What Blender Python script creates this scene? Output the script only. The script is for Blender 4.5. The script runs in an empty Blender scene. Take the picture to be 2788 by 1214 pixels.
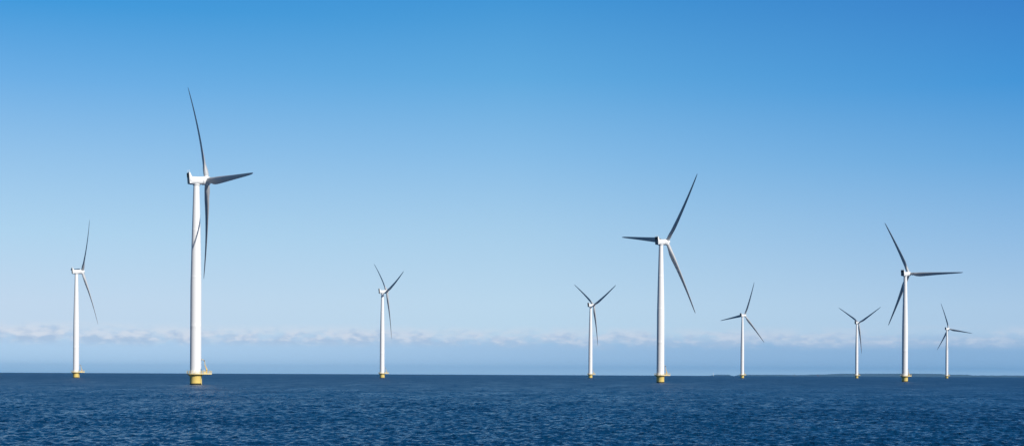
import bpy, math, random
import numpy as np
from mathutils import Matrix, Vector
PI = math.pi
R_ = math.radians
C = bpy.context.scene.collection
RE = 6.37e6
DENOISE = True
rng = np.random.RandomState(7)
random.seed(7)

SUN_AZ, SUN_EL = R_(43), R_(31)     # azimuth from "toward the camera" (-Y) to the right (+X)
SUN = Vector((math.sin(SUN_AZ)*math.cos(SUN_EL), -math.cos(SUN_AZ)*math.cos(SUN_EL), math.sin(SUN_EL)))

# ------------------------------------------------------------------ materials
def new_mat(name):
    m = bpy.data.materials.new(name); m.use_nodes = True
    nt = m.node_tree; b = nt.nodes['Principled BSDF']
    return m, nt, b
def N(nt, t, **kw):
    n = nt.nodes.new(t)
    for k, v in kw.items():
        if k in n.inputs: n.inputs[k].default_value = v
        else: setattr(n, k, v)
    return n
def ramp(nt, stops, interp='LINEAR'):
    n = nt.nodes.new('ShaderNodeValToRGB'); cr = n.color_ramp; cr.interpolation = interp
    while len(cr.elements) < len(stops): cr.elements.new(0.5)
    for e, (p, c) in zip(cr.elements, stops):
        e.position = p; e.color = (*c, 1) if len(c) == 3 else c
    return n

def paint(name, col, rough=0.35, streak=0.06, dirt=(0.55, 0.52, 0.46), metallic=0.0, scale=0.5):
    """painted steel or gelcoat with faint vertical run marks and uneven gloss"""
    m, nt, b = new_mat(name)
    tc = N(nt, 'ShaderNodeTexCoord')
    mp = N(nt, 'ShaderNodeMapping'); mp.inputs['Scale'].default_value = (scale*2.2, scale*2.2, scale*0.12)
    nt.links.new(tc.outputs['Object'], mp.inputs[0])
    no = N(nt, 'ShaderNodeTexNoise', Scale=1.6, Detail=6.0, Roughness=0.6)
    nt.links.new(mp.outputs[0], no.inputs['Vector'])
    r = ramp(nt, [(0.45, (0, 0, 0)), (0.8, (1, 1, 1))])
    nt.links.new(no.outputs['Fac'], r.inputs[0])
    mu = N(nt, 'ShaderNodeMath', operation='MULTIPLY'); mu.inputs[1].default_value = streak
    nt.links.new(r.outputs[0], mu.inputs[0])
    mx = N(nt, 'ShaderNodeMix', data_type='RGBA')
    mx.inputs[6].default_value = (*col, 1); mx.inputs[7].default_value = (*dirt, 1)
    nt.links.new(mu.outputs[0], mx.inputs[0]); nt.links.new(mx.outputs[2], b.inputs['Base Color'])
    n2 = N(nt, 'ShaderNodeTexNoise', Scale=3.0, Detail=4.0)
    nt.links.new(tc.outputs['Object'], n2.inputs['Vector'])
    mr = N(nt, 'ShaderNodeMapRange'); mr.inputs[3].default_value = rough-0.08; mr.inputs[4].default_value = rough+0.12
    nt.links.new(n2.outputs['Fac'], mr.inputs[0]); nt.links.new(mr.outputs[0], b.inputs['Roughness'])
    b.inputs['Metallic'].default_value = metallic
    return m

M_tower = paint('tower_paint', (0.80, 0.80, 0.80), 0.42, 0.08)
M_blade = paint('blade_gelcoat', (0.46, 0.475, 0.49), 0.45, 0.05)
M_nac = paint('nacelle_gelcoat', (0.76, 0.77, 0.77), 0.38, 0.05)
M_rear = paint('rear_panel_grey', (0.16, 0.17, 0.185), 0.5, 0.1)
M_dark = paint('radiator_black', (0.03, 0.033, 0.038), 0.45, 0.1)
M_cream = paint('platform_cream', (0.82, 0.66, 0.33), 0.5, 0.12, (0.4, 0.33, 0.2))
M_rail = paint('railing_yellow', (0.86, 0.64, 0.20), 0.5, 0.1)
M_crane = paint('crane_yellow', (0.76, 0.50, 0.13), 0.45, 0.12)
M_grey = paint('grating_grey', (0.18, 0.18, 0.17), 0.6, 0.1)
M_red = paint('marker_red', (0.30, 0.05, 0.04), 0.5, 0.1)

def make_pile_mat():
    m = paint('pile_yellow', (0.95, 0.70, 0.20), 0.45, 0.16, (0.42, 0.25, 0.08), scale=1.4)
    nt = m.node_tree; b = nt.nodes['Principled BSDF']
    src = b.inputs['Base Color'].links[0].from_socket
    tc = N(nt, 'ShaderNodeTexCoord'); se = N(nt, 'ShaderNodeSeparateXYZ')
    nt.links.new(tc.outputs['Object'], se.inputs[0])
    no = N(nt, 'ShaderNodeTexNoise', Scale=2.5, Detail=5.0); nt.links.new(tc.outputs['Object'], no.inputs['Vector'])
    ad = N(nt, 'ShaderNodeMath', operation='MULTIPLY_ADD'); ad.inputs[1].default_value = -0.5
    nt.links.new(no.outputs['Fac'], ad.inputs[0]); nt.links.new(se.outputs['Z'], ad.inputs[2])
    r = ramp(nt, [(0.0, (1, 1, 1)), (0.06, (1, 1, 1)), (0.18, (0, 0, 0))]); nt.links.new(ad.outputs[0], r.inputs[0])
    mx = N(nt, 'ShaderNodeMix', data_type='RGBA'); mx.inputs[7].default_value = (0.035, 0.04, 0.02, 1)
    nt.links.new(r.outputs[0], mx.inputs[0]); nt.links.new(src, mx.inputs[6]); nt.links.new(mx.outputs[2], b.inputs['Base Color'])
    return m
M_pile = make_pile_mat()

# ------------------------------------------------------------------ mesh helpers
class MB:
    def __init__(s): s.v = []; s.f = []; s.sm = []
    def add(s, v, f, smooth=False):
        o = len(s.v); s.v += [tuple(p) for p in v]
        s.f += [tuple(i+o for i in q) for q in f]; s.sm += [smooth]*len(f)
    def loft(s, rings, cap=True, smooth=True):
        n = len(rings[0]); v = [p for r in rings for p in r]; f = []
        for i in range(len(rings)-1):
            for j in range(n):
                k = (j+1) % n
                f.append((i*n+j, i*n+k, (i+1)*n+k, (i+1)*n+j))
        s.add(v, f, smooth)
        if cap:
            s.add(rings[0], [tuple(reversed(range(n)))]); s.add(rings[-1], [tuple(range(n))])
    def lathe(s, prof, n=48, axis='Z', cx=0, cy=0, cap=True, smooth=True):
        rings = []
        for r, z in prof:
            ring = []
            for j in range(n):
                a = 2*PI*j/n
                if axis == 'Z': ring.append((cx+r*math.cos(a), cy+r*math.sin(a), z))
                else: ring.append((z, r*math.cos(a), r*math.sin(a)))
            rings.append(ring)
        s.loft(rings, cap, smooth)
    def tube(s, a, b, r, n=8, r2=None):
        a = Vector(a); b = Vector(b); d = (b-a).normalized()
        u = d.orthogonal().normalized(); w = d.cross(u); r2 = r if r2 is None else r2
        s.loft([[a+(u*math.cos(2*PI*j/n)+w*math.sin(2*PI*j/n))*r for j in range(n)],
                [b+(u*math.cos(2*PI*j/n)+w*math.sin(2*PI*j/n))*r2 for j in range(n)]])
    def box(s, c, d, rot=0):
        x, y, z = d[0]/2, d[1]/2, d[2]/2; cr, sr = math.cos(rot), math.sin(rot)
        v = []
        for k in (-z, z):
            for (i, j) in ((-x, -y), (x, -y), (x, y), (-x, y)):
                v.append((c[0]+cr*i-sr*j, c[1]+sr*i+cr*j, c[2]+k))
        s.add(v, [(3, 2, 1, 0), (4, 5, 6, 7), (0, 1, 5, 4), (1, 2, 6, 5), (2, 3, 7, 6), (3, 0, 4, 7)])
    def prism(s, poly, z0, z1):
        n = len(poly)
        v = [(x, y, z0) for x, y in poly]+[(x, y, z1) for x, y in poly]
        f = [tuple(reversed(range(n))), tuple(range(n, 2*n))]+[(i, (i+1) % n, n+(i+1) % n, n+i) for i in range(n)]
        s.add(v, f)
    def build(s, name, mat, parent=None):
        me = bpy.data.meshes.new(name); me.from_pydata(s.v, [], s.f)
        me.polygons.foreach_set('use_smooth', s.sm); me.materials.append(mat); me.update()
        o = bpy.data.objects.new(name, me); C.objects.link(o)
        if parent: o.parent = parent
        return o

def empty(name, loc=(0, 0, 0), rz=0):
    o = bpy.data.objects.new(name, None); C.objects.link(o)
    o.location = loc; o.rotation_euler = (0, 0, rz); return o

# ------------------------------------------------------------------ the wind turbine (local +X is upwind, z=0 the waterline)
TILT = R_(6.25)
HUB_OFF, RT, CT = 5.12, 53.75, 3.13
AX = Vector((math.cos(TILT), 0, math.sin(TILT)))

def airfoil(n=28):
    pts = []
    for j in range(n):
        t = 2*PI*j/n
        x = 0.5*(1+math.cos(t))            # 1 at trailing edge, 0 at leading edge
        yt = 5*(0.2969*math.sqrt(x)-0.1260*x-0.3516*x*x+0.2843*x**3-0.1036*x**4)
        cam = 0.04*math.sin(PI*x)
        pts.append((x, (yt if t <= PI else -yt), cam))
    return pts
AF = airfoil()
def blade_mesh():
    mb = MB(); rings = []
    st = list(np.concatenate([np.linspace(0.6, 3, 5), np.linspace(4, 14, 11), np.linspace(16, 50, 26), np.linspace(51, 53.4, 6), [53.65, 53.75]]))
    ch_r = [0, 2.5, 5, 8, 11, 14, 20, 30, 40, 48, 51, 52.6, 53.4, 53.75]
    ch_c = [2.3, 2.3, 2.7, 3.4, 3.7, 3.55, 3.0, 2.25, 1.62, 1.15, 0.88, 0.62, 0.35, 0.06]
    th_r = [0, 2.5, 5, 8, 11, 20, 35, 54]; th_t = [1, 1, 0.72, 0.48, 0.38, 0.27, 0.21, 0.17]
    tw_r = [0, 3, 6, 11, 20, 30, 40, 54]; tw_t = [24, 24, 20, 14.5, 9, 5.5, 3.5, 2]
    for z in st:
        c = np.interp(z, ch_r, ch_c); th = np.interp(z, th_r, th_t); be = R_(np.interp(z, tw_r, tw_t))
        w = max(0.0, min(1.0, (z-2.5)/6.5)); w = w*w*(3-2*w)     # circle -> aerofoil
        q = z/RT
        off = CT*q+4*0.75*q*(1-q)
        ring = []
        n = len(AF)
        for j, (x, y, cam) in enumerate(AF):
            t = 2*PI*j/n
            cx_, cy_ = 0.5*math.cos(t), 0.5*math.sin(t)      # circle: + toward trailing edge
            px = (cx_*(1-w)+(x-0.32)*w)*c
            py = (cy_*(1-w)+(y*th+cam)*w)*c
            # chord axis: leading edge toward +Y and upwind; thickness axis: suction side downwind
            le = -px
            ring.append((off+math.sin(be)*le-math.cos(be)*py, math.cos(be)*le+math.sin(be)*py, z))
        rings.append(ring)
    mb.loft(rings)
    return mb

def superell(x, cz, hy, hz, p=2.6, n=40):
    r = []
    for j in range(n):
        a = 2*PI*j/n; c, s = math.cos(a), math.sin(a)
        r.append((x, hy*math.copysign(abs(c)**(2/p), c), cz+hz*math.copysign(abs(s)**(2/p), s)))
    return r

def make_turbine():
    root = empty('wind_turbine')
    # foundation pile ------------------------------------------------
    mb = MB()
    mb.lathe([(2.62, -4), (2.62, 3.75), (2.70, 3.82), (2.70, 3.98), (2.62, 4.06), (2.62, 4.67)], 56)
    pile = mb.build('foundation_pile', M_pile, root)
    for k in range(8):                                            # gusset brackets under the deck
        mb = MB()
        a = 2*PI*k/8+0.35
        ca, sa = math.cos(a), math.sin(a); t = 0.07
        def P(r, z, s_): return (r*ca-s_*t*sa, r*sa+s_*t*ca, z)
        v = [P(2.6, 3.4, -1), P(2.6, 4.67, -1), P(3.6, 4.67, -1), P(3.6, 4.45, -1), P(2.6, 3.4, 1), P(2.6, 4.67, 1), P(3.6, 4.67, 1), P(3.6, 4.45, 1)]
        mb.add(v, [(0, 1, 2, 3), (7, 6, 5, 4), (0, 4, 5, 1), (1, 5, 6, 2), (2, 6, 7, 3), (3, 7, 4, 0)])
        mb.build('bracket', M_pile, pile)
    mb = MB()                                                      # boat landing: two fender tubes and rungs, far side
    for s_ in (-1, 1):
        mb.tube((3.3, 2.2+s_*0.75, -3), (3.3, 2.2+s_*0.75, 4.3), 0.16, 10)
        for z in (-1.2, 1.0, 3.2): mb.tube((2.0, 1.6+s_*0.4, z), (3.3, 2.2+s_*0.75, z), 0.1, 8)
    for z in np.arange(-1.5, 4.3, 0.45): mb.tube((3.3, 1.95, z), (3.3, 2.45, z), 0.03, 6)
    mb.build('boat_landing', M_rail, pile)
    # platform -------------------------------------------------------
    poly = []
    for k in range(4, 45):
        a = 2*PI*k/48
        x, y = 3.95*math.cos(a), 3.95*math.sin(a)
        poly.append((x, y))
    poly += [(7.15, -1.75), (7.15, 1.75)]
    mb = MB(); mb.prism(poly, 4.67, 4.85)
    deck = mb.build('deck', M_grey, root)
    mb = MB()                                                      # fascia beam round the deck edge
    np_ = len(poly)
    for i in range(np_):
        a = Vector((*poly[i], 0)); b = Vector((*poly[(i+1) % np_], 0)); d = (b-a); L = d.length
        nrm = Vector((d.y, -d.x, 0)).normalized(); c = (a+b)/2+nrm*0.05
        mb.box((c.x, c.y, 4.81), (L+0.08, 0.10, 0.46), math.atan2(d.y, d.x))
    for x, y in ((4.6, 0), ):
        pass
    mb.build('fascia', M_cream, deck)
    for s_ in (-1.2, 1.2):
        mb = MB(); mb.box((4.85, s_, 4.49), (4.5, 0.16, 0.34)); mb.build('support_beam', M_cream, deck)
    mb = MB()
    pts = []
    for i in range(np_):
        a = Vector((*poly[i], 0)); b = Vector((*poly[(i+1) % np_], 0)); L = (b-a).length
        m_ = max(1, int(round(L/1.25)))
        if L < 1: pts.append((a, i % 3 == 0))
        else:
            for q in range(m_): pts.append((a+(b-a)*q/m_, True))
    for i, (p, post) in enumerate(pts):
        nx = pts[(i+1) % len(pts)][0]
        if post: mb.tube((p.x, p.y, 5.04), (p.x, p.y, 6.17), 0.075, 6)
        for z in (5.59, 6.17): mb.tube((p.x, p.y, z), (nx.x, nx.y, z), 0.06, 6)
    mb.build('railing', M_rail, root)
    # davit crane ----------------------------------------------------
    mb = MB()
    cx, cy = 5.15, -0.4
    mb.lathe([(0.55, 4.85), (0.55, 5.0), (0.34, 5.05), (0.32, 6.5), (0.42, 6.55), (0.42, 7.1), (0.25, 7.25)], 16, 'Z', cx, cy)
    crane = mb.build('crane', M_crane, root)
    mb = MB()
    p0 = (cx, cy, 7.0); p1 = (cx-0.75, cy, 8.4); p2 = (cx-0.95, cy, 11.0); p3 = (cx-2.5, cy, 11.75)
    mb.tube(p0, p1, 0.17, 8, 0.15); mb.tube(p1, p2, 0.15, 8, 0.12); mb.tube(p2, p3, 0.12, 8, 0.09)
    mb.tube((cx+0.25, cy, 6.8), (cx-0.55, cy+0.05, 8.9), 0.08, 8)
    mb.build('boom', M_crane, crane)
    mb = MB(); mb.box((cx-1.15, cy, 10.95), (0.42, 0.4, 0.55)); mb.build('winch', M_dark, crane)
    mb = MB(); mb.tube((cx-2.4, cy, 11.7), (cx-2.4, cy, 11.1), 0.05, 6); mb.box((cx-2.4, cy, 11.0), (0.2, 0.16, 0.3))
    mb.build('hook_block', M_dark, crane)
    mb = MB(); mb.box((4.15, -1.2, 5.30), (0.9, 0.55, 0.9)); mb.box((4.15, -1.2, 5.77), (1.0, 0.65, 0.05)); 
    mb.build('equipment_cabinet', M_cream, root)
    mb = MB(); mb.tube((3.5, -1.7, 4.85), (3.5, -1.7, 6.3), 0.05, 8); mb.lathe([(0.14, 6.3), (0.17, 6.35), (0.17, 6.6), (0.05, 6.72)], 12, 'Z', 3.5, -1.7)
    mb.build('navigation_lamp', M_nac, root)
    # tower ----------------------------------------------------------
    def tr(z): return float(np.interp(z, [4.6, 46, 60, 72, 84, 93.1], [2.58, 2.52, 2.24, 1.96, 1.64, 1.38]))
    prof = [(2.72, 4.85), (2.72, 5.02), (tr(5), 5.08)]
    seams = [27, 50, 72]
    for z in np.arange(7, 93, 2.0):
        prof.append((tr(z), z))
    for s_ in seams: prof += [(tr(s_-.16), s_-0.16), (tr(s_)+0.008, s_-0.12), (tr(s_)+0.008, s_+0.12), (tr(s_+.16), s_+0.16)]
    prof = sorted(prof, key=lambda p: p[1]); prof.append((1.38, 93.2))
    mb = MB(); mb.lathe(prof, 64)
    tower = mb.build('tower', M_tower, root)
    mb = MB(); a = R_(-35)
    mb.box((2.55*math.cos(a), 2.55*math.sin(a), 6.0), (0.16, 1.0, 2.3), a)
    mb.build('door', M_rear, tower)
    # nacelle --------------------------------------------------------
    mb = MB()
    zc = 95.05
    secs = [(-3.55, zc+0.0, 1.62, 1.72), (-3.5, zc, 1.78, 1.88), (-2.6, zc, 1.86, 1.93), (0.5, zc+0.12, 1.92, 1.93), (2.3, zc+0.28, 1.92, 1.92), (2.7, zc+0.32, 1.78, 1.78)]
    rings = []
    for x, z, hy, hz in secs:
        ring = superell(x, z, hy, hz)
        rings.append(ring)
    mb.loft(rings)
    mb.lathe([(1.42, 92.7), (1.62, 92.9), (1.62, 93.6)], 40)
    nac = mb.build('nacelle', M_nac, root)
    mb = MB()                                                       # generator ring between the nacelle and the hub
    mb.lathe([(1.7, -2.5), (2.02, -2.42), (2.06, -2.3), (2.06, -1.35), (2.0, -1.25), (1.6, -1.2)], 48, 'X')
    gen = mb.build('generator', M_nac, nac)
    gen.matrix_basis = Matrix.Translation(Vector((0, 0, 95))+AX*HUB_OFF) @ Matrix.Rotation(-TILT, 4, 'Y')
    mb = MB()                                                       # upright cooler fairing on the tail
    v = []
    for s_ in (-1.72, 1.72):
        v += [(-3.62, s_, zc-1.6), (-4.05, s_, zc+3.55), (-3.55, s_, zc+3.62), (-2.35, s_, zc+1.2), (-2.5, s_, zc-1.3)]
    f = [(0, 1, 2, 3, 4), (9, 8, 7, 6, 5), (0, 5, 6, 1), (1, 6, 7, 2), (2, 7, 8, 3), (3, 8, 9, 4), (4, 9, 5, 0)]
    mb.add(v, f)
    mb.build('cooler_fairing', M_nac, nac)
    mb = MB()
    d = Vector((-0.43, 0, 5.15)).normalized(); nn = Vector((-d.z, 0, d.x))
    def slab(y0, y1, t0, t1, off, th):
        b0 = Vector((-3.62, 0, zc-1.6)); vv = []
        for oo in (off, off+th):
            for (y, t) in ((y0, t0), (y1, t0), (y1, t1), (y0, t1)):
                p = b0+d*t+nn*oo; vv.append((p.x, y, p.z))
        return vv, [(0, 1, 2, 3), (7, 6, 5, 4), (0, 4, 5, 1), (1, 5, 6, 2), (2, 6, 7, 3), (3, 7, 4, 0)]
    mb.add(*slab(-1.6, 1.6, 2.95, 5.08, 0.004, 0.12))
    for q in range(5):
        y = -1.45+q*0.725
        mb.add(*slab(y-0.04, y+0.04, 3.0, 5.0, 0.128, 0.08))
    mb.build('radiator', M_dark, nac)
    mb = MB(); mb.add(*slab(-1.6, 1.6, 0.05, 2.85, 0.004, 0.10)); mb.build('rear_hatch', M_rear, nac)
    mb = MB()
    mb.tube((-3.8, -1.2, zc+3.55), (-3.8, -1.2, zc+4.5), 0.07, 6); mb.tube((-3.8, 1.2, zc+3.55), (-3.8, 1.2, zc+4.6), 0.07, 6)
    mb.box((-3.8, 1.2, zc+4.65), (0.3, 0.3, 0.2)); mb.box((-3.8, -1.2, zc+4.55), (0.35, 0.12, 0.12)); mb.tube((-3.8, -1.2, zc+4.1), (-3.8, 1.2, zc+4.1), 0.05, 6)
    mb.build('sensor_mast', M_nac, nac)
    # rotor ----------------------------------------------------------
    mb = MB()
    prof = [(1.3, -1.15), (1.72, -1.1), (1.84, -0.9), (1.86, 0.6), (1.78, 1.1), (1.55, 1.6), (1.15, 1.98), (0.6, 2.2), (0.08, 2.27)]
    mb.lathe(prof, 44, 'X')
    for k in range(3):                                            # stub collars, part of the hub casting
        A = 2*PI*k/3; u = Vector((0, -math.sin(A), math.cos(A)))
        mb.tube(u*0.8, u*2.05, 1.22, 28)
    hub = mb.build('hub', M_nac, root)
    first = None
    for k in range(3):
        if first is None: b = first = blade_mesh().build('blade', M_blade, hub)
        else:
            b = first.copy(); C.objects.link(b); b.parent = hub
        b.matrix_basis = Matrix.Rotation(2*PI*k/3, 4, 'X')
        b.location = Vector((0, 0, 0))
    return root

def children(o): return [c for c in list(C.objects) if c.parent == o]
def copy_tree(o, parent=None):
    c = o.copy(); C.objects.link(c)
    if parent: c.parent = parent
    for ch in children(o): copy_tree(ch, c)
    return c

TURB = [ # X, distance, rotor phase, yaw correction, label
 (-393.3, 1209.1, 35.2, -0.7, 'white wind turbine farthest to the left, blade tip poking out behind its nacelle'),
 (-148.3, 628.2, 333.4, -2.1, 'tallest and nearest wind turbine, blade shadow across its thick white tower and railed yellow base'),
 (-144.2, 1488.0, 308.9, -7.4, 'small white wind turbine standing alone mid-left, rotor seen narrow with two blades up'),
 (103.2, 1764.9, 303.1, -0.3, 'small wind turbine with upper blades in a wide V, left of the second-tallest one'),
 (100.9, 911.4, 37.9, 0.2, 'second-tallest white wind turbine, one blade pointing level to the left behind its dark tail'),
 (351.1, 2044.1, 22.6, 5.9, 'small wind turbine right of the second-tallest one, its left blade drooping slightly'),
 (596.5, 2319.9, 301.2, 2.4, 'small wind turbine in front of the distant coast with two blades raised in a Y'),
 (348.6, 1189.5, 332.0, 3.5, 'third-tallest wind turbine near the right edge, one long blade level to the right'),
 (842.9, 2598.7, 340.7, -1.5, 'smallest wind turbine, farthest to the right, its right blade dipping slightly'),
]
proto = make_turbine()
bpy.context.view_layer.update()
for i, (X, D, ph, dy, lab) in enumerate(TURB):
    t = proto if i == 0 else copy_tree(proto)
    t['label'] = lab; t['category'] = 'wind turbine'; t['group'] = 'offshore wind turbines standing in the sea'
    t.location = (X, D, -(X*X+D*D)/(2*RE))
    t.rotation_euler = (0, 0, R_(32.67+dy))
    for ch in children(t):
        if ch.name.startswith('hub'):
            ch.matrix_basis = Matrix.Translation(Vector((0, 0, 95))+AX*HUB_OFF) @ Matrix.Rotation(-TILT, 4, 'Y') @ Matrix.Rotation(R_(ph), 4, 'X')

# ------------------------------------------------------------------ sea: one curved sheet, dense in front, with real waves
def make_sea():
    fan = np.radians(np.linspace(-29, 29, 760))
    side = np.radians(np.concatenate([np.arange(29.6, 40, 0.6), np.arange(41, 180, 3.0)]))
    th = np.concatenate([-side[::-1], fan, side])                   # azimuth from +Y toward +X
    rr = [0.5]
    while rr[-1] < 30500:
        r = rr[-1]
        if r < 30: d = 1.0
        elif r < 62: d = 0.4
        elif r < 150: d = 0.2
        elif r < 1600: d = 0.2+(r-150)/560
        else: d = 3.0+(r-1600)*0.05
        rr.append(r+d)
    rr = np.array(rr); nr, nt = len(rr), len(th)
    dr = np.gradient(rr)
    dth = np.gradient(th)
    Rg, Tg = np.meshgrid(rr, th, indexing='ij')
    x0 = Rg*np.sin(Tg); y0 = Rg*np.cos(Tg)
    cell_r = dr[:, None]+0*Tg; cell_t = Rg*dth[None, :]
    X = x0.astype(np.float32); Y = y0.astype(np.float32)
    Z = np.zeros_like(X); DX = np.zeros_like(X); DY = np.zeros_like(X)
    wind = R_(62)+PI                                              # waves run away from the wind
    nw = 100
    lam = np.exp(np.linspace(math.log(0.42), math.log(9.0), nw))*np.exp(rng.uniform(-.03, .03, nw))
    steep = np.interp(lam, [0.42, 1.0, 2.0, 3.5, 6, 9], [0.040, 0.040, 0.028, 0.016, 0.009, 0.004])
    # patchy sea: gusts and groups modulate the short waves
    for i in range(nw):
        k = 2*PI/lam[i]
        spread = R_(34 if lam[i] > 4 else 44)
        ang = wind+rng.normal(0, 1)*spread*0.8
        kx, ky = k*math.cos(ang), k*math.sin(ang)
        # fade where the grid cannot carry the wave (direction-aware)
        kr = abs(kx*np.sin(Tg)+ky*np.cos(Tg)); kt = abs(kx*np.cos(Tg)-ky*np.sin(Tg))
        need = np.maximum(kr*cell_r, kt*cell_t)/(2*PI)                # cells per wave, inverse
        w = np.clip((0.42-need)/0.16, 0, 1).astype(np.float32)
        if w.max() <= 0: continue
        a = steep[i]/k
        gx, gy = rng.uniform(-1, 1, 2)*0.05/max(1, lam[i]**0.5)
        grp = 0.62+0.38*np.sin(X*gx*2.2+Y*gy*2.2+rng.uniform(0, 6.28))
        phs = (kx*X+ky*Y+rng.uniform(0, 2*PI)).astype(np.float32)
        cs, sn = np.cos(phs), np.sin(phs)
        aw = (a*w*grp*2.15).astype(np.float32)
        Z += aw*sn
        DX += aw*cs*math.cos(ang)*0.9; DY += aw*cs*math.sin(ang)*0.9
    Z = Z-0.28-(Rg*Rg/(2*RE)).astype(np.float32)                  # crests, not troughs, stand at the waterline seen from low down
    v = np.stack([X+DX, Y+DY, Z], -1).reshape(-1, 3).astype(np.float32)
    i, j = np.meshgrid(np.arange(nr-1), np.arange(nt-1), indexing='ij')
    a = i*nt+j; q = np.stack([a, a+1, a+nt+1, a+nt], -1).reshape(-1, 4)
    # close the seam behind the camera and the disc under it
    ii = np.arange(nr-1); a = ii*nt+nt-1; q2 = np.stack([a, ii*nt, (ii+1)*nt, a+nt], -1)
    q = np.concatenate([q, q2])[:, ::-1]
    nv = len(v)
    v = np.concatenate([v, np.array([[0, 0, 0]], np.float32)])
    jj = np.arange(nt); tri = np.stack([np.full(nt, nv), (jj+1) % nt, jj], -1)
    me = bpy.data.meshes.new('sea')
    me.vertices.add(len(v)); me.vertices.foreach_set('co', v.ravel())
    loops = np.concatenate([q.ravel(), tri.ravel()]).astype(np.int32)
    me.loops.add(len(loops)); me.loops.foreach_set('vertex_index', loops)
    npoly = len(q)+len(tri)
    ls = np.concatenate([np.arange(len(q))*4, len(q)*4+np.arange(len(tri))*3]).astype(np.int32)
    me.polygons.add(npoly); me.polygons.foreach_set('loop_start', ls)
    me.polygons.foreach_set('use_smooth', np.ones(npoly, bool))
    me.update(calc_edges=True); me.validate()
    if me.polygons[10].normal.z < 0: me.flip_normals()
    o = bpy.data.objects.new('sea', me); C.objects.link(o); o['kind'] = 'structure'
    return o

def sea_material():
    m, nt, b = new_mat('sea_water')
    tc = N(nt, 'ShaderNodeTexCoord')
    cd = N(nt, 'ShaderNodeNewGeometry')
    # water body colour with broad patches of gust-roughened water
    n0 = N(nt, 'ShaderNodeTexNoise', Scale=0.012, Detail=5.0, Roughness=0.55)
    mp0 = N(nt, 'ShaderNodeMapping'); mp0.inputs['Scale'].default_value = (0.6, 1.6, 1)
    nt.links.new(tc.outputs['Object'], mp0.inputs[0]); nt.links.new(mp0.outputs[0], n0.inputs['Vector'])
    r = ramp(nt, [(0.3, WATER_A), (0.7, WATER_B)])
    nt.links.new(n0.outputs['Fac'], r.inputs[0]); nt.links.new(r.outputs[0], b.inputs['Base Color'])
    b.inputs['IOR'].default_value = 1.33
    ln = N(nt, 'ShaderNodeVectorMath', operation='LENGTH'); nt.links.new(tc.outputs['Object'], ln.inputs[0])
    lg = N(nt, 'ShaderNodeMath', operation='LOGARITHM'); lg.inputs[1].default_value = math.e; nt.links.new(ln.outputs['Value'], lg.inputs[0])
    mr = N(nt, 'ShaderNodeMapRange'); mr.inputs[1].default_value = math.log(90); mr.inputs[2].default_value = math.log(1400)   # slopes too fine for the mesh far out become gloss
    mr.inputs[3].default_value = 0.13; mr.inputs[4].default_value = 0.45; nt.links.new(lg.outputs[0], mr.inputs[0])
    mpg = N(nt, 'ShaderNodeMapping'); mpg.inputs['Scale'].default_value = (1.0, 0.35, 1); nt.links.new(tc.outputs['Object'], mpg.inputs[0])
    ng = N(nt, 'ShaderNodeTexNoise', Scale=0.06, Detail=5.0, Roughness=0.65); nt.links.new(mpg.outputs[0], ng.inputs['Vector'])   # gust patches
    gm = N(nt, 'ShaderNodeMapRange'); gm.inputs[1].default_value = 0.3; gm.inputs[2].default_value = 0.7; gm.inputs[3].default_value = -0.11; gm.inputs[4].default_value = 0.09
    nt.links.new(ng.outputs['Fac'], gm.inputs[0])
    ra = N(nt, 'ShaderNodeMath', operation='ADD', use_clamp=True); nt.links.new(mr.outputs[0], ra.inputs[0]); nt.links.new(gm.outputs[0], ra.inputs[1])
    nt.links.new(ra.outputs[0], b.inputs['Roughness'])
    b.inputs['Specular IOR Level'].default_value = 0.30
    # ripples, elongated across the wind
    prev = None
    def layer(scale, sx, sy, dist, prev, detail, rough=0.55):
        mp = N(nt, 'ShaderNodeMapping'); mp.inputs['Scale'].default_value = (sx, sy, 1); mp.inputs['Rotation'].default_value = (0, 0, R_(-62))
        nt.links.new(tc.outputs['Object'], mp.inputs[0])
        n = N(nt, 'ShaderNodeTexNoise', Scale=scale, Detail=detail, Roughness=rough); nt.links.new(mp.outputs[0], n.inputs['Vector'])
        bu = N(nt, 'ShaderNodeBump'); bu.inputs['Strength'].default_value = 1.0; bu.inputs['Distance'].default_value = dist
        nt.links.new(n.outputs['Fac'], bu.inputs['Height'])
        if prev: nt.links.new(prev.outputs[0], bu.inputs['Normal'])
        return bu
    p = layer(0.35, 1.5, 0.9, 0.75, None, 4)
    p = layer(1.6, 1.4, 0.8, 0.20, p, 5)
    nt.links.new(p.outputs[0], b.inputs['Normal'])
    return m
WATER_A = (0.0012, 0.033, 0.096); WATER_B = (0.0025, 0.048, 0.128)
sea = make_sea(); sea.data.materials.append(sea_material())

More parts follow.
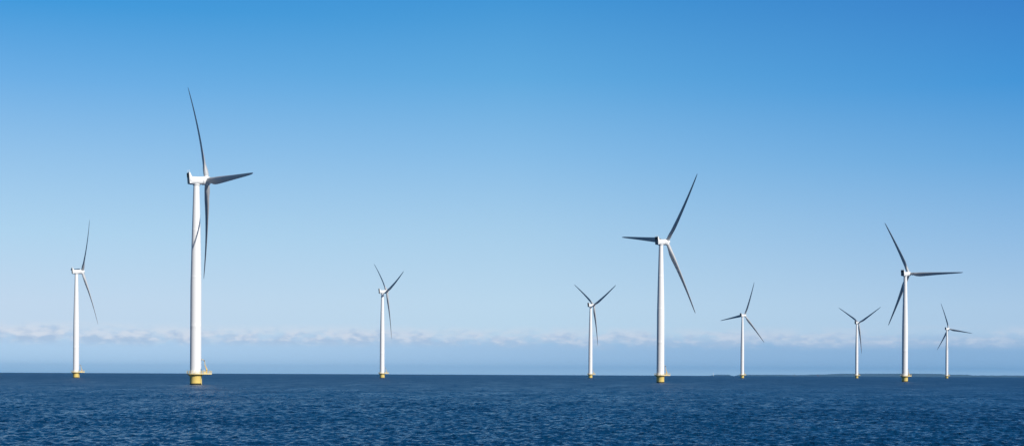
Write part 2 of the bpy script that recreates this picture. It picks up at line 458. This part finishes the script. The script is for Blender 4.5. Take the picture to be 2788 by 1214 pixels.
# ------------------------------------------------------------------ distant low coast
def make_hills(name, azs, dist, hfun, depth=1400.0, lab=None):
    mb_v = []; na = len(azs); rows = 9
    for r in range(rows):
        q = r/(rows-1)
        D = dist+depth*q
        env = min(1, math.sin(PI*min(q*1.3, 1)/2)**0.6) if r else 0
        if r == rows-1: env = 0.2
        for k, a in enumerate(azs):
            h = hfun(a, r)*env
            z = -D*D/(2*RE)+h-1.2*(1-env)
            mb_v.append((D*math.sin(a), D*math.cos(a), z))
    f = []
    for r in range(rows-1):
        for k in range(na-1):
            f.append((r*na+k, r*na+k+1, (r+1)*na+k+1, (r+1)*na+k))
    me = bpy.data.meshes.new(name); me.from_pydata(mb_v, [], f); me.update()
    m, nt, b = new_mat('hazed_woodland')
    tc = N(nt, 'ShaderNodeTexCoord'); no = N(nt, 'ShaderNodeTexNoise', Scale=0.006, Detail=6.0); nt.links.new(tc.outputs['Object'], no.inputs['Vector'])
    rp = ramp(nt, [(0.35, (0.030, 0.042, 0.050)), (0.65, (0.050, 0.064, 0.068))]); nt.links.new(no.outputs['Fac'], rp.inputs[0])  # woodland tones lightened and blued: part of the haze fade is in the albedo
    nt.links.new(rp.outputs[0], b.inputs['Base Color']); b.inputs['Roughness'].default_value = 0.9
    me.materials.append(m)
    o = bpy.data.objects.new(name, me); C.objects.link(o); o['kind'] = 'structure'
    return o
F = 3649.3; HYT = 1014.55; ROLL = R_(0.267)
CO_D = 28000.0
def h22(h):
    return 0 if h <= 0 else 5.86+(h-15.4-5.86)*CO_D/14000+CO_D**2/(2*RE)
def src_az(x): return math.atan((x-1394)/F)
# skyline of the coast: (photo column, height above local sea in metres)
PRO = [(1925, 0), (1950, 14.5), (1985, 14.5), (1998, 0), (2012, 14.5), (2040, 15), (2060, 15.5), (2130, 17), (2145, 15), (2185, 15.5), (2210, 18), (2250, 21), (2270, 26), (2292, 30), (2330, 30),
       (2400, 32), (2480, 34), (2540, 33), (2565, 31), (2580, 25), (2635, 24), (2648, 17), (2690, 18), (2720, 17), (2735, 19), (2790, 18), (2900, 20), (3050, 14), (3100, 0)]
px = np.array([p[0] for p in PRO]); ph_ = np.array([p[1]+((6.0 if p[0] > 2200 else 3.6) if p[1] > 10 else 0) for p in PRO], float)
nz = np.cumsum(rng.normal(0, 1, 4000)); nz = nz-np.convolve(nz, np.ones(61)/61, 'same'); nz /= nz.std()
nz2 = rng.normal(0, 1, 4000)
def hf(a, r):
    x = 1394+math.tan(a)*F
    h = h22(float(np.interp(x, px, ph_)))*(1.0-0.05*abs(r-4))
    i = int((x-1900)*2.6+r*170) % 4000
    return max(0, h+(1.3*nz[i]+0.5*nz2[i] if h > 8 else 0)) if h > 0 else 0
hills = make_hills('hills', [src_az(x) for x in np.arange(1915, 3110, 1.2)], CO_D, hf)

# ------------------------------------------------------------------ far channel markers
def marker(x, D, h, mat, label):
    X = (x-1394)/F*D
    root = empty('channel_marker', (X, D, -(X*X+D*D)/(2*RE)))
    mb = MB(); mb.lathe([(0.55, -2), (0.55, 0.6), (0.42, 0.7), (0.42, h-1.6)], 12); mb.build('post', mat, root)
    mb = MB(); mb.lathe([(0.5, h-1.6), (0.95, h-1.45), (0.95, h-0.3), (0.3, h)], 12); mb.build('topmark', mat, root)
    root['label'] = label; root['category'] = 'channel marker'; root['group'] = 'channel markers on the horizon'
marker(1942, 5200, 12.5, M_nac, 'pale thin marker post on the horizon left of the small turbine with the drooping blade')
marker(2163, 4600, 7.5, M_grey, 'tiny dark marker post on the horizon, left of where the low coast rises')
marker(2227, 4600, 7.0, M_red, 'tiny reddish marker post on the horizon nearest where the low coast rises')

# ------------------------------------------------------------------ haze
mb = MB(); mb.box((0, 0, 36), (63000, 63000, 240))
mh = bpy.data.materials.new('haze_air'); mh.use_nodes = True; nt = mh.node_tree; nt.nodes.clear()
out = nt.nodes.new('ShaderNodeOutputMaterial'); pv = nt.nodes.new('ShaderNodeVolumePrincipled')
pv.inputs['Color'].default_value = (0.18, 0.56, 1.0, 1); pv.inputs['Density'].default_value = 2.0e-5
pv.inputs['Anisotropy'].default_value = 0.0
nt.links.new(pv.outputs[0], out.inputs['Volume'])
hz = mb.build('haze', mh); hz['kind'] = 'stuff'

# ------------------------------------------------------------------ light and sky
sd = bpy.data.lights.new('sun', 'SUN'); sd.energy = 5.0; sd.angle = R_(0.53); sd.color = (1.0, 0.955, 0.89)
so = bpy.data.objects.new('sun', sd); C.objects.link(so)
so.rotation_euler = SUN.to_track_quat('Z', 'Y').to_euler()

w = bpy.data.worlds.new('World'); bpy.context.scene.world = w; w.use_nodes = True
nt = w.node_tree; nt.nodes.clear(); L = nt.links.new
out = nt.nodes.new('ShaderNodeOutputWorld'); bg = nt.nodes.new('ShaderNodeBackground'); L(bg.outputs[0], out.inputs[0])
STR = 0.10
bg.inputs['Strength'].default_value = STR
sky = nt.nodes.new('ShaderNodeTexSky'); sky.sky_type = 'NISHITA'; sky.sun_disc = False
sky.sun_elevation = SUN_EL; sky.sun_rotation = math.atan2(SUN.x, SUN.y)
sky.air_density = 1.0; sky.dust_density = 0.3; sky.ozone_density = 3.0
tc = nt.nodes.new('ShaderNodeTexCoord'); se = nt.nodes.new('ShaderNodeSeparateXYZ'); L(tc.outputs['Generated'], se.inputs[0])
def Mth(op, a, b=None, c=None, clamp=False):
    n = nt.nodes.new('ShaderNodeMath'); n.operation = op; n.use_clamp = clamp
    for i, v in enumerate((a, b, c)):
        if v is None: continue
        if isinstance(v, (int, float)): n.inputs[i].default_value = v
        else: L(v, n.inputs[i])
    return n.outputs[0]
def sstep(x, a, b):
    n = nt.nodes.new('ShaderNodeMapRange'); n.interpolation_type = 'SMOOTHSTEP'
    n.inputs[1].default_value = a; n.inputs[2].default_value = b; L(x, n.inputs[0]); return n.outputs[0]
def mixc(f, a, b):
    n = nt.nodes.new('ShaderNodeMix'); n.data_type = 'RGBA'
    if isinstance(f, (int, float)): n.inputs[0].default_value = f
    else: L(f, n.inputs[0])
    for s_, v in ((6, a), (7, b)):
        if isinstance(v, tuple): n.inputs[s_].default_value = (*v, 1)
        else: L(v, n.inputs[s_])
    return n.outputs[2]
def lin(r, g, b):
    return tuple(((c/255+0.055)/1.055)**2.4 if c > 10 else c/255/12.92 for c in (r, g, b))
z = se.outputs['Z']
el = Mth('MULTIPLY', Mth('ARCSINE', z), 180/PI)                     # degrees
az = Mth('MULTIPLY', Mth('ARCTAN2', se.outputs['X'], se.outputs['Y']), 180/PI)
# clear-air colours of that day by elevation; deeper toward the right (away from the sun's glow on the left haze)
azn = Mth('MULTIPLY', Mth('SINE', Mth('MULTIPLY', az, PI/180)), 1.0)
el2 = Mth('MULTIPLY', el, Mth('MULTIPLY_ADD', azn, 0.42, 1.0))
def E(y): return (HYT-y)/F*180/PI
YS = [1014, 825, 635, 425, 225, 15, -250, -900]
COLS = {'L': [(202, 221, 239), (197, 219, 240), (176, 213, 240), (147, 195, 235), (109, 175, 230), (64, 153, 219), (50, 130, 205), (28, 88, 160)],
        'M': [(194, 220, 238), (189, 218, 239), (168, 207, 236), (135, 189, 232), (97, 170, 224), (66, 150, 214), (46, 124, 198), (26, 84, 156)],
        'R': [(180, 206, 230), (173, 204, 232), (145, 189, 229), (107, 170, 223), (70, 150, 216), (58, 132, 204), (40, 112, 188), (24, 80, 150)]}
rps = {}
for k in 'LMR':
    r_ = ramp(nt, [(max(0, E(y))*(1 if k == 'M' else 0.937)/30, lin(*c)) for y, c in zip(YS, COLS[k])])
    L(Mth('DIVIDE', el, 30), r_.inputs[0]); rps[k] = r_.outputs[0]
def lstep(x, a, b):
    n = nt.nodes.new('ShaderNodeMapRange'); n.inputs[1].default_value = a; n.inputs[2].default_value = b; L(x, n.inputs[0]); return n.outputs[0]
clear = mixc(lstep(az, 0.0, 20.7), mixc(lstep(az, -20.7, 0.0), rps['L'], rps['M']), rps['R'])
# low bank under the cloud line
nv = nt.nodes.new('ShaderNodeCombineXYZ'); L(Mth('MULTIPLY', az, 0.55), nv.inputs[0]); L(Mth('MULTIPLY', el, 1.25), nv.inputs[1])
def noise(scale, detail, rough, vec=None, dist=0.0):
    n = nt.nodes.new('ShaderNodeTexNoise'); n.inputs['Scale'].default_value = scale; n.inputs['Detail'].default_value = detail
    n.inputs['Roughness'].default_value = rough; n.inputs['Distortion'].default_value = dist; L((vec or nv).outputs[0], n.inputs['Vector']); return n.outputs['Fac']
nA = noise(0.35, 3, 0.5); nB = noise(1.15, 5, 0.52, None, 0.4); nC = noise(3.4, 4, 0.5); nD = noise(0.22, 2, 0.5)
edge = Mth('MULTIPLY_ADD', nA, 0.35, -0.10)
elc = Mth('SUBTRACT', el, edge)                                      # wandering elevation
bank = Mth('SUBTRACT', 1.0, sstep(elc, 1.05, 1.72))
bankcol_t = sstep(az, -22, 22)
bankcol = mixc(bankcol_t, lin(183, 214, 242), lin(144, 182, 220))
hor = mixc(sstep(el, -0.05, 0.30), lin(168, 203, 234), bankcol)
base = mixc(bank, clear, hor)
# cumulus tops along the line
prof = Mth('MULTIPLY', sstep(elc, 0.85, 1.30), Mth('SUBTRACT', 1.0, sstep(elc, 1.42, 2.05)))
dens = Mth('ADD', Mth('MULTIPLY', nB, 0.88), Mth('MULTIPLY', nC, 0.12))
dens = Mth('ADD', dens, Mth('MULTIPLY_ADD', nD, 0.3, -0.15))
cm = Mth('MULTIPLY', sstep(dens, 0.31, 0.58), prof)
amt = Mth('SUBTRACT', 0.95, Mth('MULTIPLY', sstep(az, 2, 20), 0.05))
cm = Mth('MULTIPLY', cm, amt)
ccol = mixc(sstep(Mth('ADD', nC, Mth('MULTIPLY', Mth('SUBTRACT', elc, 1.3), 0.35)), 0.35, 0.7), lin(176, 199, 226), lin(218, 226, 238))
ccol = mixc(Mth('MULTIPLY', bankcol_t, 0.5), ccol, lin(172, 196, 224))
full = mixc(cm, base, ccol)
gain = nt.nodes.new('ShaderNodeVectorMath'); gain.operation = 'SCALE'; L(full, gain.inputs[0]); gain.inputs['Scale'].default_value = 1.0/STR
up = sstep(el, 17, 45)
ns = nt.nodes.new('ShaderNodeVectorMath'); ns.operation = 'MULTIPLY'; L(sky.outputs[0], ns.inputs[0]); ns.inputs[1].default_value = (0.24, 0.33, 0.44)
fin = mixc(up, gain.outputs[0], ns.outputs[0])
# behind the camera only the physical sky
back = sstep(Mth('ABSOLUTE', az), 60, 110)
fin = mixc(back, fin, ns.outputs[0])
L(fin, bg.inputs['Color'])

# ------------------------------------------------------------------ camera and render settings
cd = bpy.data.cameras.new('camera'); cam = bpy.data.objects.new('camera', cd); C.objects.link(cam)
cam.location = (0, 0, 5.86); cam.rotation_euler = (R_(90), -ROLL, 0)
cd.sensor_width = 36; cd.lens = 36*F/2788; cd.shift_y = (HYT-607)/2788
cd.clip_start = 0.5; cd.clip_end = 60000
sc = bpy.context.scene; sc.camera = cam
sc.view_settings.view_transform = 'Standard'; sc.view_settings.look = 'None'; sc.view_settings.exposure = 0; sc.view_settings.gamma = 1
sc.cycles.use_denoising = DENOISE
sc.cycles.max_bounces = 5; sc.cycles.volume_bounces = 0
sc.render.resolution_x = 1024; sc.render.resolution_y = 445
